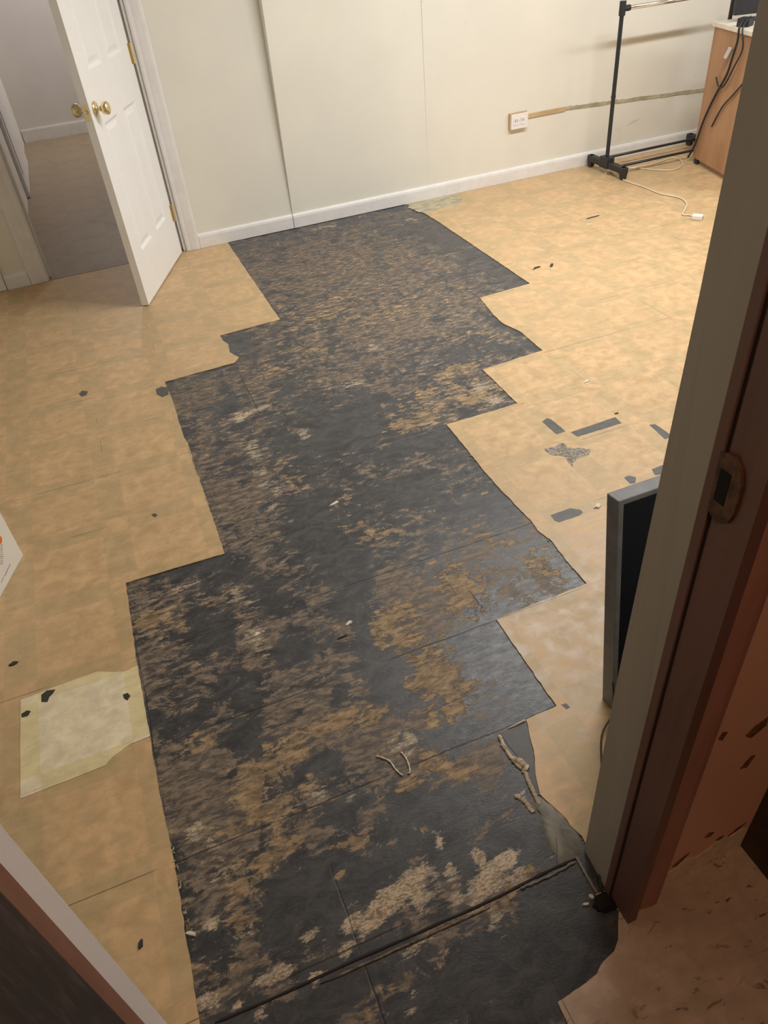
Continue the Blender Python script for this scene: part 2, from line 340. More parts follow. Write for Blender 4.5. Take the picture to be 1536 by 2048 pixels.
# ------------------------------------------------------------------ floor
def blob_field():
    # px, py, half length along x (m), half length along y (m), turn (deg), strength
    B = {
     'brown': [(700,560,.45,.55,0,.55),(800,640,.45,.3,0,.5),(600,520,.3,.25,0,.2),(900,560,.3,.3,0,.35),(420,790,.28,.12,0,.5),(470,1010,.12,.4,0,.6),
               (420,1250,.3,.25,0,.45),(650,1260,.14,.13,0,.85),(560,1390,.22,.16,0,.5),(420,1560,.16,.12,0,.8),(380,1560,.1,.12,0,.7),
               (640,1460,.2,.1,0,.7),(780,1500,.16,.07,0,.9),(900,1150,.2,.15,0,.5),(820,1230,.08,.15,0,.9),(1000,1130,.2,.15,0,.25),
               (450,1690,.1,.1,0,.8),(680,1640,.15,.08,0,.6),(980,1560,.12,.09,0,.9),(1000,1640,.12,.05,0,.7),(1030,1340,.16,.1,0,.3),
               (400,1640,.06,.12,0,.9),(460,1780,.08,.07,0,.8),(800,1960,.1,.03,0,.6),(480,1950,.06,.05,0,.5),(560,1800,.1,.08,0,.4),
               (1010,1800,.05,.05,0,.6),(960,640,.15,.12,0,.5),(980,780,.2,.08,0,.4)],
     'ochre': [(700,590,.18,.10,0,.35),(640,630,.15,.14,0,.42),(760,625,.22,.12,0,.34),(860,610,.2,.18,0,.22),(700,520,.25,.15,0,.12),(960,660,.2,.1,0,.25),
               (910,740,.10,.05,0,.75),(950,790,.12,.08,0,.60),(870,780,.15,.05,0,.5),(820,845,.10,.05,0,.80),(770,830,.08,.04,0,.5),(620,700,.1,.08,0,.35),(540,740,.08,.08,0,.45),
               (700,910,.12,.05,0,.32),(740,1020,.12,.06,0,.35),(700,1060,.08,.03,0,.7),(760,1065,.08,.03,0,.6),(590,950,.05,.12,0,.45),
               (860,1000,.1,.1,0,.25),(940,1050,.05,.1,0,.45),(925,1180,.06,.09,0,.7),(780,1235,.08,.05,0,.65),(810,1290,.03,.06,0,.7),(760,1290,.02,.05,0,.8),
               (300,1240,.04,.035,0,.95),(350,1260,.08,.05,0,.35),(480,1230,.05,.02,0,.7),(390,1200,.1,.05,0,.25),
               (870,1350,.06,.10,8,.80),(900,1420,.06,.05,0,.75),(820,1380,.03,.06,0,.6),(930,1400,.06,.03,0,.5),
               (740,1430,.05,.03,0,.7),(660,1450,.14,.03,0,.6),(560,1520,.07,.05,0,.75),(500,1560,.035,.06,0,.85),(540,1620,.06,.03,0,.8),(610,1560,.05,.03,0,.5),
               (400,1490,.05,.02,0,.7),(860,1520,.04,.03,0,.8),(920,1540,.03,.03,0,.85),(830,1570,.035,.015,0,.9),
               (720,1680,.045,.018,0,1.0),(690,1690,.03,.012,0,.9),(530,1720,.05,.025,0,.95),(500,1770,.035,.03,0,.9),(580,1690,.03,.02,0,.7),
               (490,1840,.03,.03,0,.8),(470,1660,.05,.02,0,.6),(600,1740,.03,.015,0,.6),(840,1660,.02,.02,0,.75),(680,1750,.012,.008,0,1.1),
               (440,1930,.03,.04,0,.5),(1010,1800,.05,.01,20,.8),(1020,1780,.08,.008,22,.7),(880,1930,.04,.008,20,.7),(930,1880,.06,.006,22,.5),(760,2000,.06,.01,22,.6),
               (1080,1130,.04,.05,0,.5),(1010,940,.03,.06,0,.45),(820,960,.1,.04,0,.2),(680,1000,.06,.03,0,.3)],
     'cream': [(650,455,.10,.03,0,.45),(770,460,.15,.05,0,.35),(820,440,.05,.05,0,.4),(700,770,.12,.03,0,.42),(840,735,.15,.03,0,.35),(960,775,.06,.03,0,.5),
               (990,800,.03,.02,0,.8),(500,825,.10,.012,12,.9),(478,835,.02,.03,0,.9),(610,870,.03,.03,0,.6),(580,830,.03,.02,0,.5),
               (510,900,.04,.08,8,.5),(530,960,.03,.10,8,.45),(545,1020,.02,.05,0,.5),(560,1080,.02,.05,0,.35),(750,700,.04,.02,0,.5),(740,690,.015,.02,0,.6),
               (360,850,.2,.1,0,.12),(480,1190,.03,.05,0,.5),(500,1260,.025,.04,0,.55),(520,1290,.02,.05,0,.35),(530,1110,.03,.05,0,.3),
               (380,1170,.06,.01,8,.6),(660,1100,.01,.04,0,.4),(1060,1130,.15,.1,0,.10),
               (800,1485,.06,.03,0,.52),(760,1510,.03,.02,0,.4),(390,1660,.02,.015,0,.8),(420,1690,.015,.02,0,.65),(440,1725,.012,.03,0,.6),(430,1770,.01,.02,0,.5),
               (425,1850,.014,.006,0,1.1),(500,1860,.012,.02,0,.5),
               (820,1765,.042,.014,14,1.3),(780,1800,.040,.018,14,1.5),(750,1840,.030,.012,10,1.3),(835,1790,.014,.02,0,1.2),(860,1740,.008,.014,0,.7),
               (1000,1730,.038,.014,14,1.5),(975,1760,.030,.018,14,1.4),(960,1715,.012,.020,0,1.3),(1040,1750,.018,.008,14,1.0),(950,1800,.014,.006,14,.9),
               (880,1680,.009,.020,-8,1.1),(900,1740,.005,.022,-12,.9),(870,1760,.004,.016,-8,.8),(915,1800,.008,.006,0,.9),
               (700,1850,.012,.016,-8,1.05),(715,1830,.008,.012,0,.9),(690,1900,.012,.007,10,1.1),
               (560,1950,.022,.009,14,1.1),(525,1960,.016,.006,14,.8),(630,1955,.014,.008,10,1.2),(620,1870,.018,.009,10,.8),(650,1880,.01,.006,0,.7),
               (820,1905,.03,.005,16,.8),(840,1895,.02,.007,16,.7),(1000,1880,.016,.01,0,.5),(410,2000,.016,.008,0,1.0),(430,2005,.01,.006,0,.9),(475,2010,.006,.014,0,.9),
               (820,2030,.016,.006,14,.9),(830,1985,.012,.005,14,.6),(520,2030,.01,.004,0,.8),(1180,1790,.01,.006,0,.4),(1000,1830,.05,.004,22,.6),
               (1000,1480,.01,.01,0,.6),(1040,1590,.02,.008,0,.7),(1010,1640,.03,.006,0,.45),(760,1640,.008,.006,0,.5),(620,1560,.008,.006,0,.5),
               (560,1630,.01,.005,0,.6),(640,1585,.02,.004,20,.7),(700,1590,.02,.004,20,.7)],
     'smooth': [(900,460,.14,.22,0,.7),(980,520,.10,.14,0,.8),(1040,560,.08,.06,0,1.0),(1000,640,.05,.06,0,.8),(1060,690,.05,.04,0,.6),(900,720,.1,.05,0,.3),(460,690,.05,.08,0,.9),(480,650,.06,.04,0,.6),
                (680,870,.11,.09,0,.9),(700,840,.1,.06,0,.6),(640,1070,.06,.14,-6,.95),(690,1150,.045,.12,-8,1.0),(720,1250,.02,.12,-8,.9),(775,1350,.03,.07,-4,1.0),
                (610,920,.03,.1,0,.5),(800,990,.1,.06,0,.7),(850,880,.12,.04,0,.7),(400,1130,.1,.03,0,.8),(440,1150,.08,.05,0,.5),(430,1260,.06,.05,0,.8),(480,1380,.05,.06,0,.6),
                (540,1210,.06,.06,0,.6),(600,1300,.05,.06,0,.7),(900,1470,.06,.03,0,.9),(920,1440,.04,.02,0,.8),(970,1300,.05,.07,0,.75),(1060,1380,.06,.05,0,.8),(1040,1310,.05,.05,0,.4),(1020,1450,.05,.03,0,.9),
                (870,1620,.09,.03,0,1.0),(910,1600,.05,.025,0,1.0),(1030,1560,.03,.03,0,.7),(930,1640,.07,.02,0,.8),(1050,1660,.06,.025,0,.9),(1090,1700,.03,.02,0,.9),
                (640,1530,.05,.025,0,.8),(680,1620,.05,.03,0,.7),(600,1780,.08,.05,0,.9),(660,1720,.05,.02,0,.7),(800,1700,.08,.015,0,.8),(900,1700,.03,.03,0,.6),(650,1840,.04,.03,0,.9),
                (1100,1830,.08,.03,10,.95),(1180,1850,.05,.04,0,1.0),(1000,1920,.09,.04,0,1.0),(900,1980,.08,.03,0,.95),(1100,1930,.08,.04,0,1.0),(1050,2010,.06,.03,0,1.0),(800,1930,.05,.02,0,.7),
                (700,1960,.06,.03,0,.9),(600,2020,.08,.02,0,.7),(450,2030,.05,.02,0,.6),(370,870,.03,.02,0,.6),(560,1100,.05,.02,0,.4),(480,1480,.04,.05,0,.7),(1020,1500,.02,.03,0,1.0),(990,1010,.1,.05,0,.4)]}
    out = {}
    for k, L in B.items():
        R = []
        for px, py, a, b, rot, s in L:
            c = at(px, py); th = math.radians(rot); R.append((c.x, c.y, a, b, math.cos(th), math.sin(th), s))
        out[k] = R
    return out
X0, X1, Y0, Y1 = -0.62, 2.12, 0.0, 4.58
STEP = 0.0125
NX = int((X1-X0)/STEP); NY = int((Y1-Y0)/STEP)
import numpy as np
gx = X0+np.arange(NX+1)*STEP; gy = Y0+np.arange(NY+1)*STEP
XX, YY = np.meshgrid(gx, gy)
BF = blob_field(); FLD = {}
for k, L in BF.items():
    A = np.zeros_like(XX)
    for cx, cy, a, b, cc, sn, s in L:
        a *= 1.15; b *= 1.15
        dx, dy = XX-cx, YY-cy
        u_ = (dx*cc+dy*sn)/max(a, .012); v_ = (-dx*sn+dy*cc)/max(b, .012)
        A = np.maximum(A, s*np.exp(-(u_*u_+v_*v_)*.75))
    FLD[k] = A
verts = np.stack([XX.ravel(), YY.ravel(), np.zeros(XX.size)], 1)
ii = (np.arange(NY)[:, None]*(NX+1)+np.arange(NX)[None, :]).ravel()
faces = np.stack([ii, ii+1, ii+NX+2, ii+NX+1], 1)
me = bpy.data.meshes.new('floor'); me.from_pydata(verts.tolist(), [], faces.tolist())
for k, A in FLD.items():
    a = me.attributes.new(k, 'FLOAT', 'POINT'); a.data.foreach_set('value', A.ravel().astype(np.float32))
floor = struct(link('floor', me, M_sub), 'black mastic subfloor with brown and pale adhesive left where tiles were lifted')
bm = nb(); box(bm, -1.4, 5.8, -1.4, 8.6, -.08, -.004)
obj('slab', bm, M_cement, floor)

def pix(L): return [at(*p) for p in L]
def layer(name, chain_px, rest, m, z1=.0032, z0=.0006, jit=.0016, seed=1, label=None):
    P = ragged(pix(chain_px), jit, .012, seed)
    # the last joint of the ragged chain must not run round to the start
    P = ragged_open(pix(chain_px), jit, seed) + [Vector(r) for r in rest]
    bm = nb(); slab(bm, P, z0, z1)
    o = obj(name, bm, m, floor)
    if label: o['label'] = label
    return o
def ragged_open(P, jit, seed):
    out = []
    for i in range(len(P)-1):
        a, b = Vector(P[i][:2]), Vector(P[i+1][:2]); L = (b-a).length; k = max(1, int(L/.012)); nrm = Vector((-(b-a).y, (b-a).x)).normalized()
        for j in range(k):
            q = a+(b-a)*j/k
            if j: q = q+nrm*jit*1.7*noise.noise(Vector((q.x*45+seed, q.y*45, seed*3.1)))
            out.append(q)
    out.append(Vector(P[-1][:2])); return out

layer('tile_layer', [(452,480),(462,496),(560,640),(440,672),(446,682),(457,690),(460,706),(478,716),(470,726),(330,765),(345,800),(366,870),(377,890),(385,918),(450,1108),(252,1167),(275,1335),(300,1475),(325,1615),(350,1730),(400,2048),(404,2075)],
      [(-.24,.30),(-1.4,.30),(-1.4,4.536),(.60,4.536)], M_tile, seed=2, label='tan vinyl tiles left of the stripped strip')
layer('tile_layer', [(835,412),(845,425),(870,440),(1060,568),(960,597),(988,632),(1002,645),(1010,650),(1040,664),(1085,702),(965,740),(1035,808),(893,850),(950,920),(965,940),(1010,990),(1060,1040),(1075,1062),(1100,1080),(1130,1120),(1173,1168),(992,1240),(1113,1413),(1052,1440),(1056,1452),(1060,1475),(1067,1500),(1070,1520),(1073,1560),(1080,1590),(1092,1602),(1106,1614),(1126,1632),(1140,1652),(1164,1674),(1172,1690)],
      [(.60,.50),(5.7,.50),(5.7,4.54),(1.80,4.54)], M_tile, seed=5, label='tan vinyl tiles right of the stripped strip')
layer('tile_layer', [(1190,1790),(1238,1822),(1236,1850),(1236,1880),(1228,1903),(1205,1925),(1192,1950),(1160,1975),(1115,2005),(1140,2060)],
      [(.33,-1.4),(1.4,-1.4),(1.4,.47),(.6,.47)], M_tile_hall, seed=8, jit=.001, label='grimy hall floor tiles outside the doorway')
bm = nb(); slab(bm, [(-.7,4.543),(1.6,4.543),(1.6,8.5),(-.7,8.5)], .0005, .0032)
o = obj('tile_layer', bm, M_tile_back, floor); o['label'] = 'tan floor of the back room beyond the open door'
# hall floor left of the black part
bm = nb(); slab(bm, [(-1.4,-1.4),(-.30,-1.4),(-.30,.28),(-1.4,.28)], .0005, .0032); obj('tile_layer', bm, M_tile_hall, floor)
bm = nb(); slab(bm, [(-.62,-1.4),(.34,-1.4),(.34,0.0),(-.62,0.0)], -.003, 0); obj('underlay', bm, M_ash, floor)
# pale replacement tile
P = ragged([at(*p) for p in [(42,1402),(120,1372),(196,1345),(228,1346),(252,1345),(276,1333),(288,1400),(301,1474),(262,1490),(226,1516),(212,1533),(42,1599)]], .0008, .012, 4)
bm = nb(); slab(bm, P, .003, .0044); o = obj('replacement_tile', bm, M_tile_pale, floor); o['label'] = 'pale cream worn tile patch at the left of the stripped strip'
def flat(name, L, m, z0, z1, jit=.0008, seed=3, label=None, parent=floor):
    bm = nb(); slab(bm, ragged([at(*p) for p in L], jit, .006, seed), z0, z1); o = obj(name, bm, m, parent)
    if label: o['label'] = label
    return o
Z0, Z1 = .0030, .0037
for L in ([(95,1383),(112,1381),(108,1388),(100,1396),(96,1406),(84,1406),(84,1392)], [(247,1391),(257,1388),(262,1394),(256,1403),(249,1399)], [(44,1430),(55,1423),(63,1424),(57,1434),(45,1437)]):
    flat('worn_hole', L, M_darkchip, .0042, .0050, seed=1)
for L in ([(1084,845),(1094,838),(1102,840),(1131,864),(1113,870),(1108,866)], [(1141,866),(1230,836),(1243,848),(1155,875)], [(1298,851),(1310,850),(1345,874),(1330,880)],
          [(1248,957),(1258,953),(1272,956),(1270,968),(1260,969)], [(1303,940),(1330,930),(1328,950),(1310,952)], [(1268,974),(1318,958),(1320,975),(1284,986)],
          [(1101,1032),(1140,1018),(1160,1021),(1166,1026),(1160,1032),(1118,1046),(1108,1042)], [(312,780),(322,775),(335,776),(338,790),(325,796),(314,790)],
          [(158,789),(165,783),(176,784),(174,791),(164,795)], [(303,1031),(309,1028),(316,1032),(310,1036)], [(1122,1411),(1132,1408),(1140,1416),(1133,1420)]):
    flat('adhesive_mark', L, M_ash, Z0, Z1, seed=2)
flat('scraped_patch', [(1089,900),(1128,888),(1135,897),(1160,897),(1182,901),(1178,910),(1156,918),(1144,928),(1146,936),(1128,914),(1100,910)], M_grit, Z0, Z1, .003, 6, 'grey scraped hole in the right tiles')
flat('scraped_patch', [(815,408),(905,388),(925,398),(915,412),(880,418),(855,428),(835,424),(820,418)], M_film, .0028, .0040, .012, 9, 'chalky scraped film beside the baseboard')
# levelling compound and crumbs near the right jamb
def mound(name, L, m, h, seed, label=None, z=0.0005):
    P = ragged([at(*p) for p in L], .003, .006, seed)
    cx = sum((p for p in P), Vector((0,0)))/len(P); bm = nb()
    rings = []
    for f, hh in ((1, 0), (.88, h*.7), (.6, h), (.3, h*.9)):
        rings.append([bm.verts.new((cx.x+(p.x-cx.x)*f, cx.y+(p.y-cx.y)*f, z+hh*(1+.5*noise.noise(Vector((p.x*60, p.y*60, f*5)))) if hh else 0)) for p in P])
    n = len(P)
    for a, b in zip(rings, rings[1:]):
        for i in range(n): bm.faces.new((a[i], a[(i+1)%n], b[(i+1)%n], b[i]))
    bm.faces.new(rings[-1])
    o = obj(name, bm, m, floor, True)
    if label: o['label'] = label
mound('levelling_compound', [(1067,1590),(1087,1597),(1108,1613),(1126,1628),(1136,1643),(1158,1668),(1164,1690),(1160,1703),(1152,1717),(1118,1733),(1112,1712),(1096,1684),(1084,1650),(1072,1618)], M_cement, .0035, 3, 'grey levelling compound smeared by the right door jamb')
flat('bare_underlay', [(1000,1466),(1052,1444),(1060,1475),(1069,1520),(1073,1560),(1080,1590),(1066,1592),(1056,1560),(1040,1520),(1016,1490)], M_ash, .0004, .0012, .001, 7, 'smooth slate grey underlay by the torn tile')
def ribbon(name, L, r, m, z=.002, label=None, par=None, wob=.0015, seed=0, n=6, flatk=.5):
    P = spline([at(px, py) + Vector((0,0,z)) for px, py in L], n)
    bm = nb(); rr = []
    for i, p in enumerate(P):
        p.x += wob*noise.noise(Vector((i*.9, seed, 1))); p.y += wob*noise.noise(Vector((i*.9, seed, 9)))
        rr.append(r*(1+.5*noise.noise(Vector((i*.7, seed, 3)))) * (.4 if i in (0, len(P)-1) else 1))
    tube(bm, P, rr, 7)
    for v in bm.verts: v.co.z = max(.0004, z+(v.co.z-z)*flatk)
    o = obj(name, bm, m, par, True)
    if label and par: o['label'] = label
    return o
ribbon('adhesive_ridge', [(998,1470),(1006,1490),(1020,1512),(1032,1528),(1048,1543),(1058,1566),(1068,1588),(1080,1612)], .0050, M_crumb, .002, 'crumbly pale ridge along the torn tile', floor, .004, 1)
ribbon('adhesive_ridge', [(1024,1520),(1034,1522),(1046,1530),(1054,1542)], .009, M_crumb, .002, None, floor, .006, 2)
ribbon('adhesive_ridge', [(1028,1592),(1045,1600),(1058,1614),(1066,1626)], .005, M_crumb, .001, None, floor, .005, 3)
ribbon('adhesive_ridge', [(1152,1714),(1164,1735),(1178,1760),(1196,1788)], .0035, M_cement, .002, None, floor, .002, 4)
ribbon('threshold_joint', [(430,2046),(560,1990),(700,1925),(860,1855),(1000,1792),(1080,1750),(1155,1716)], .0030, M_darkline, .0005, 'dark broken joint across the doorway', floor, .0015, 5, 5, .35)
ribbon('threshold_joint', [(640,1968),(760,1915),(880,1860),(980,1815)], .0024, M_lip, .001, None, floor, .0015, 6, 4)
ribbon('threshold_joint', [(1040,1778),(1100,1752),(1150,1724)], .003, M_cement, .0015, None, floor, .004, 7, 10)

# ------------------------------------------------------------------ room shell
YW = 4.546; HC = 2.42
bm = nb()
box(bm, -1.4, -.402, YW, YW+.12, 0, HC)
box(bm, .402, 5.8, YW, YW+.12, 0, HC)
box(bm, -.402, .402, YW, YW+.12, 2.05, HC)
# bowed wallboard sheets standing a little proud of the wall
def sheet(xa, xb, oa0, oa1, ob0, ob1):
    v = [bm.verts.new(c) for c in ((xa, YW-oa0, .004), (xb, YW-ob0, .004), (xb, YW-ob1, HC-.01), (xa, YW-oa1, HC-.01),
                                   (xa, YW+.01, .004), (xb, YW+.01, .004), (xb, YW+.01, HC-.01), (xa, YW+.01, HC-.01))]
    for q in ((0,1,2,3), (7,6,5,4), (4,5,1,0), (3,2,6,7), (1,5,6,2), (4,0,3,7)): bm.faces.new([v[i] for i in q])
sheet(1.075, 1.99, .002, .135, .001, .001)
sheet(1.985, 5.79, .001, .010, .001, .001)
struct(obj('wall_back', bm, M_wall))
bm = nb(); box(bm, -1.42, -1.3, .45, 4.70, 0, HC); struct(obj('wall_left', bm, M_wall))
bm = nb(); box(bm, 5.6, 5.72, .45, 4.70, 0, HC); struct(obj('wall_right', bm, M_wall))
bm = nb(); box(bm, -1.42, 5.8, -1.42, 8.6, HC, HC+.1); struct(obj('ceiling', bm, M_ceil))
NW0, NW1 = .445, .561; JX0, JX1 = -.31, .525
bm = nb()
box(bm, -1.3, JX0-.02, .505, NW1, 0, HC); box(bm, JX1+.02, 5.6, .505, NW1, 0, HC); box(bm, JX0-.02, JX1+.02, .505, NW1, 2.05, HC)
struct(obj('wall_front', bm, M_wall))
bm = nb()
box(bm, -1.3, JX0-.02, NW0, .505, 0, HC); box(bm, JX1+.02, .82, NW0, .505, .0035, HC); box(bm, JX0-.02, JX1+.02, NW0, .505, 2.05, HC)
w_ = obj('wall_hall', bm, M_wall_hall); struct(w_, 'salmon pink hall side of the doorway wall')
bm = nb(); box(bm, .82, .94, -1.4, .50, .0035, HC); struct(obj('wall_hall_right', bm, M_hallside))
bm = nb(); box(bm, -.95, -.85, -1.4, .44, 0, HC); struct(obj('wall_hall_left', bm, M_hallside))
bm = nb(); box(bm, -.85, .82, -1.5, -1.4, 0, HC); struct(obj('wall_hall_back', bm, M_hallside))
def wall_patch(name, L, m, label=None):
    bm = nb(); A = [bm.verts.new((x, NW0-.0012, z)) for x, z in L]; B = [bm.verts.new((x, NW0+.002, z)) for x, z in L]
    n = len(L); bm.faces.new(A); bm.faces.new(B[::-1])
    for i in range(n): bm.faces.new((A[i], A[(i+1)%n], B[(i+1)%n], B[i]))
    o = obj(name, bm, m, w_)
    if label: o['label'] = label
wall_patch('bare_plaster', [(.604,.006),(.818,.006),(.818,.075),(.800,.088),(.775,.080),(.750,.098),(.725,.072),(.700,.060),(.672,.074),(.650,.050),(.625,.052),(.604,.030)], M_bareplaster, 'cream bare strip at the foot of the salmon wall')
for L in ([(.640,.070),(.652,.062),(.668,.082),(.676,.098),(.662,.092)], [(.700,.135),(.715,.128),(.722,.140),(.708,.148)], [(.765,.085),(.790,.095),(.805,.112),(.785,.106)],
          [(.735,.095),(.745,.090),(.756,.098),(.744,.102)], [(.615,.120),(.622,.112),(.632,.118),(.624,.128)], [(.70,.47),(.715,.455),(.74,.475),(.735,.50),(.715,.49)], [(.64,.50),(.65,.49),(.655,.51),(.645,.515)], [(.72,.36),(.735,.355),(.745,.385),(.735,.39)]):
    wall_patch('scrape', L, M_scrape)
# back room
bm = nb(); box(bm, -.60, -.48, YW+.125, 8.4, 0, HC); struct(obj('wall_back_room_left', bm, M_wall))
bm = nb(); box(bm, 1.5, 1.6, YW+.125, 8.4, 0, HC); struct(obj('wall_back_room_right', bm, M_wall_back))
bm = nb(); box(bm, -.6, 1.6, 8.36, 8.46, 0, HC); struct(obj('wall_back_room_far', bm, M_wall_back))
bm = nb(); box(bm, -.47, 1.5, 8.345, 8.36, .003, .10); box(bm, -.47, 1.5, 8.35, 8.36, .10, .108); struct(obj('baseboard_back_room', bm, M_white))

# baseboards
def baseprof(bm, xa, xb, y):
    P = [(0, .0035), (-.014, .0035), (-.014, .064), (-.011, .075), (-.005, .082), (.002, .084)]
    A = [bm.verts.new((xa, y+p[0], p[1])) for p in P]; B = [bm.verts.new((xb, y+p[0], p[1])) for p in P]
    for i in range(len(P)-1): bm.faces.new((A[i], B[i], B[i+1], A[i+1]))
    bm.faces.new(A[::-1]); bm.faces.new(B)
bm = nb(); baseprof(bm, .487, 1.070, YW); baseprof(bm, 1.073, 3.00, YW-.003); baseprof(bm, 3.0, 5.59, YW-.003); baseprof(bm, -.612, -.485, YW)
struct(obj('baseboard_back', bm, M_white), 'low white baseboard along the cream wall')
bm = nb()
baseprof(bm, -1.29, -.70, YW); struct(obj('baseboard_left', bm, M_white))

# ------------------------------------------------------------------ doorway in the back wall
def casing_v(bm, xa, xb, y, z0, z1, flip=1):
    """moulded upright casing: profile across x, thin at the inner edge"""
    W = xb-xa
    P = [(0, 0), (0, -.010), (.12, -.013), (.3, -.012), (.45, -.015), (.8, -.019), (.95, -.018), (1, -.012), (1, 0)]
    if flip < 0: P = [(1-a, b) for a, b in P][::-1]
    A = [bm.verts.new((xa+a*W, y+b, z0)) for a, b in P]; B = [bm.verts.new((xa+a*W, y+b, z1)) for a, b in P]
    n = len(P)
    for i in range(n): bm.faces.new((A[i], A[(i+1)%n], B[(i+1)%n], B[i]))
    bm.faces.new(A); bm.faces.new(B[::-1])
bm = nb(); casing_v(bm, .404, .486, YW, .004, 2.12, 1); struct(obj('trim_1', bm, M_white), 'white casing right of the open panel door')
bm = nb(); casing_v(bm, -.484, -.388, YW, .004, 2.12, -1); struct(obj('trim_2', bm, M_white), 'white casing left of the open doorway')
bm = nb(); box(bm, -.386, .402, YW-.014, YW, 2.04, 2.12, bev=.002); struct(obj('trim_3', bm, M_white))
bm = nb()
box(bm, -.402, -.386, YW-.002, YW+.13, .004, 2.05); box(bm, .388, .402, YW-.002, YW+.13, .004, 2.05); box(bm, -.386, .388, YW-.002, YW+.13, 2.035, 2.05)
box(bm, -.386, -.375, YW+.045, YW+.08, .004, 2.035); box(bm, .377, .388, YW+.045, YW+.08, .004, 2.035)
struct(obj('trim_4', bm, M_white), 'white jamb lining of the back doorway')
bm = nb(); box(bm, -.70, -.615, YW-.020, YW, .004, 2.1, bev=.004); struct(obj('trim_5', bm, M_white), 'white upright trim at the far left edge')

def panel_door(name, W, Hh, Th, m, cols, rows):
    """six panel leaf: x from 0 at hinge to W, front face at y=0 looking -y, body back to y=Th"""
    bm = nb()
    xs = sorted({0, W, *[c for q in cols for c in q]}); zs = sorted({0, Hh, *[c for q in rows for c in q]})
    for side, y in ((0, 0.0), (1, Th)):
        V = {(i, j): bm.verts.new((x, y, z)) for i, x in enumerate(xs) for j, z in enumerate(zs)}
        pf = []
        for i in range(len(xs)-1):
            for j in range(len(zs)-1):
                q = [V[i,j], V[i+1,j], V[i+1,j+1], V[i,j+1]]
                if side: q = q[::-1]
                f = bm.faces.new(q)
                if (xs[i], xs[i+1]) in cols and (zs[j], zs[j+1]) in rows: pf.append(f)
        sg = 1 if side == 0 else -1
        for f in pf:
            def inset(f, th, dep):
                c = f.calc_center_median(); vs = list(f.verts); nv = []
                for v in vs:
                    nv.append(bm.verts.new((v.co.x+th*(1 if c.x > v.co.x else -1), v.co.y+dep*sg, v.co.z+th*(1 if c.z > v.co.z else -1))))
                n = len(vs)
                for i in range(n): bm.faces.new((vs[i], vs[(i+1)%n], nv[(i+1)%n], nv[i]))
                g = bm.faces.new(nv); bm.faces.remove(f); return g
            f = inset(f, .004, .002); f = inset(f, .010, .007); f = inset(f, .008, 0.0); f = inset(f, .020, -.006)
    r = [bm.verts.new(c) for c in ((0,0,0),(W,0,0),(W,0,Hh),(0,0,Hh),(0,Th,0),(W,Th,0),(W,Th,Hh),(0,Th,Hh))]
    for q in ((0,1,5,4), (3,7,6,2), (1,2,6,5), (0,4,7,3)): bm.faces.new([r[i] for i in q])
    bmesh.ops.remove_doubles(bm, verts=bm.verts, dist=1e-5)
    return obj(name, bm, m)
COLS = [(.125, .318), (.412, .605)]; ROWS = [(.235, .825), (1.035, 1.60), (1.70, 1.90)]
Hx, Hy = .374, 4.522; Ex, Ey = .086, 3.851
W_ = math.hypot(Ex-Hx, Ey-Hy); ang = math.atan2(Ey-Hy, Ex-Hx)
door = panel_door('door_1', W_, 2.02, .035, M_door, COLS, ROWS)
# local +x runs hinge to latch; the front (local -y) must look to the right of the room
door.location = (Hx, Hy, .010); door.rotation_euler = (0, 0, ang); door.scale = (1, -1, 1)
me = door.data
for v in me.vertices: v.co.y = -v.co.y
me.flip_normals(); door.scale = (1, 1, 1)
struct(door, 'white six panel door standing open into the room')
# in local space the room side is now y=0 with outside normal +y, body runs to y=-Th
KN = [(.031, 0), (.032, .003), (.028, .007), (.014, .010), (.0105, .016), (.0105, .026), (.014, .031), (.024, .037), (.0275, .046), (.0275, .055), (.024, .062), (.015, .0655), (.001, .066)]
Rm = Matrix.Translation((.668, 0, .895)) @ Matrix.Rotation(-math.pi/2, 4, 'X')
bm = nb(); lathe(bm, KN, 28, Rm); o = obj('door_knob', bm, M_brass, door, True); o['label'] = 'brass knob on the room side'
Rm = Matrix.Translation((.668, -.035, .895)) @ Matrix.Rotation(math.pi/2, 4, 'X')
bm = nb(); lathe(bm, KN, 28, Rm); obj('door_knob', bm, M_brass, door, True)
bm = nb(); box(bm, W_, W_+.0015, -.030, -.006, .865, .925); obj('latch_plate', bm, M_brass, door)
bm = nb(); box(bm, W_, W_+.009, -.024, -.012, .888, .904, bev=.002); obj('latch_bolt', bm, M_brass, door)
for z in (.180, .965, 1.78):
    bm = nb(); tube(bm, [(-.006, .006, z), (-.006, .006, z+.090)], .0062, 10)
    box(bm, -.004, .022, -.0005, .0015, z, z+.09); obj('hinge', bm, M_brass, door)

# doorway at the left of the back room
bm = nb(); box(bm, -.48, -.455, 6.38, 7.52, .006, 2.03, bev=.003); box(bm, -.455, -.448, 6.46, 7.44, .15, .9); box(bm, -.455, -.448, 6.46, 7.44, 1.05, 1.9)
struct(obj('door_3', bm, M_white), 'white closed door on the left wall of the back room')

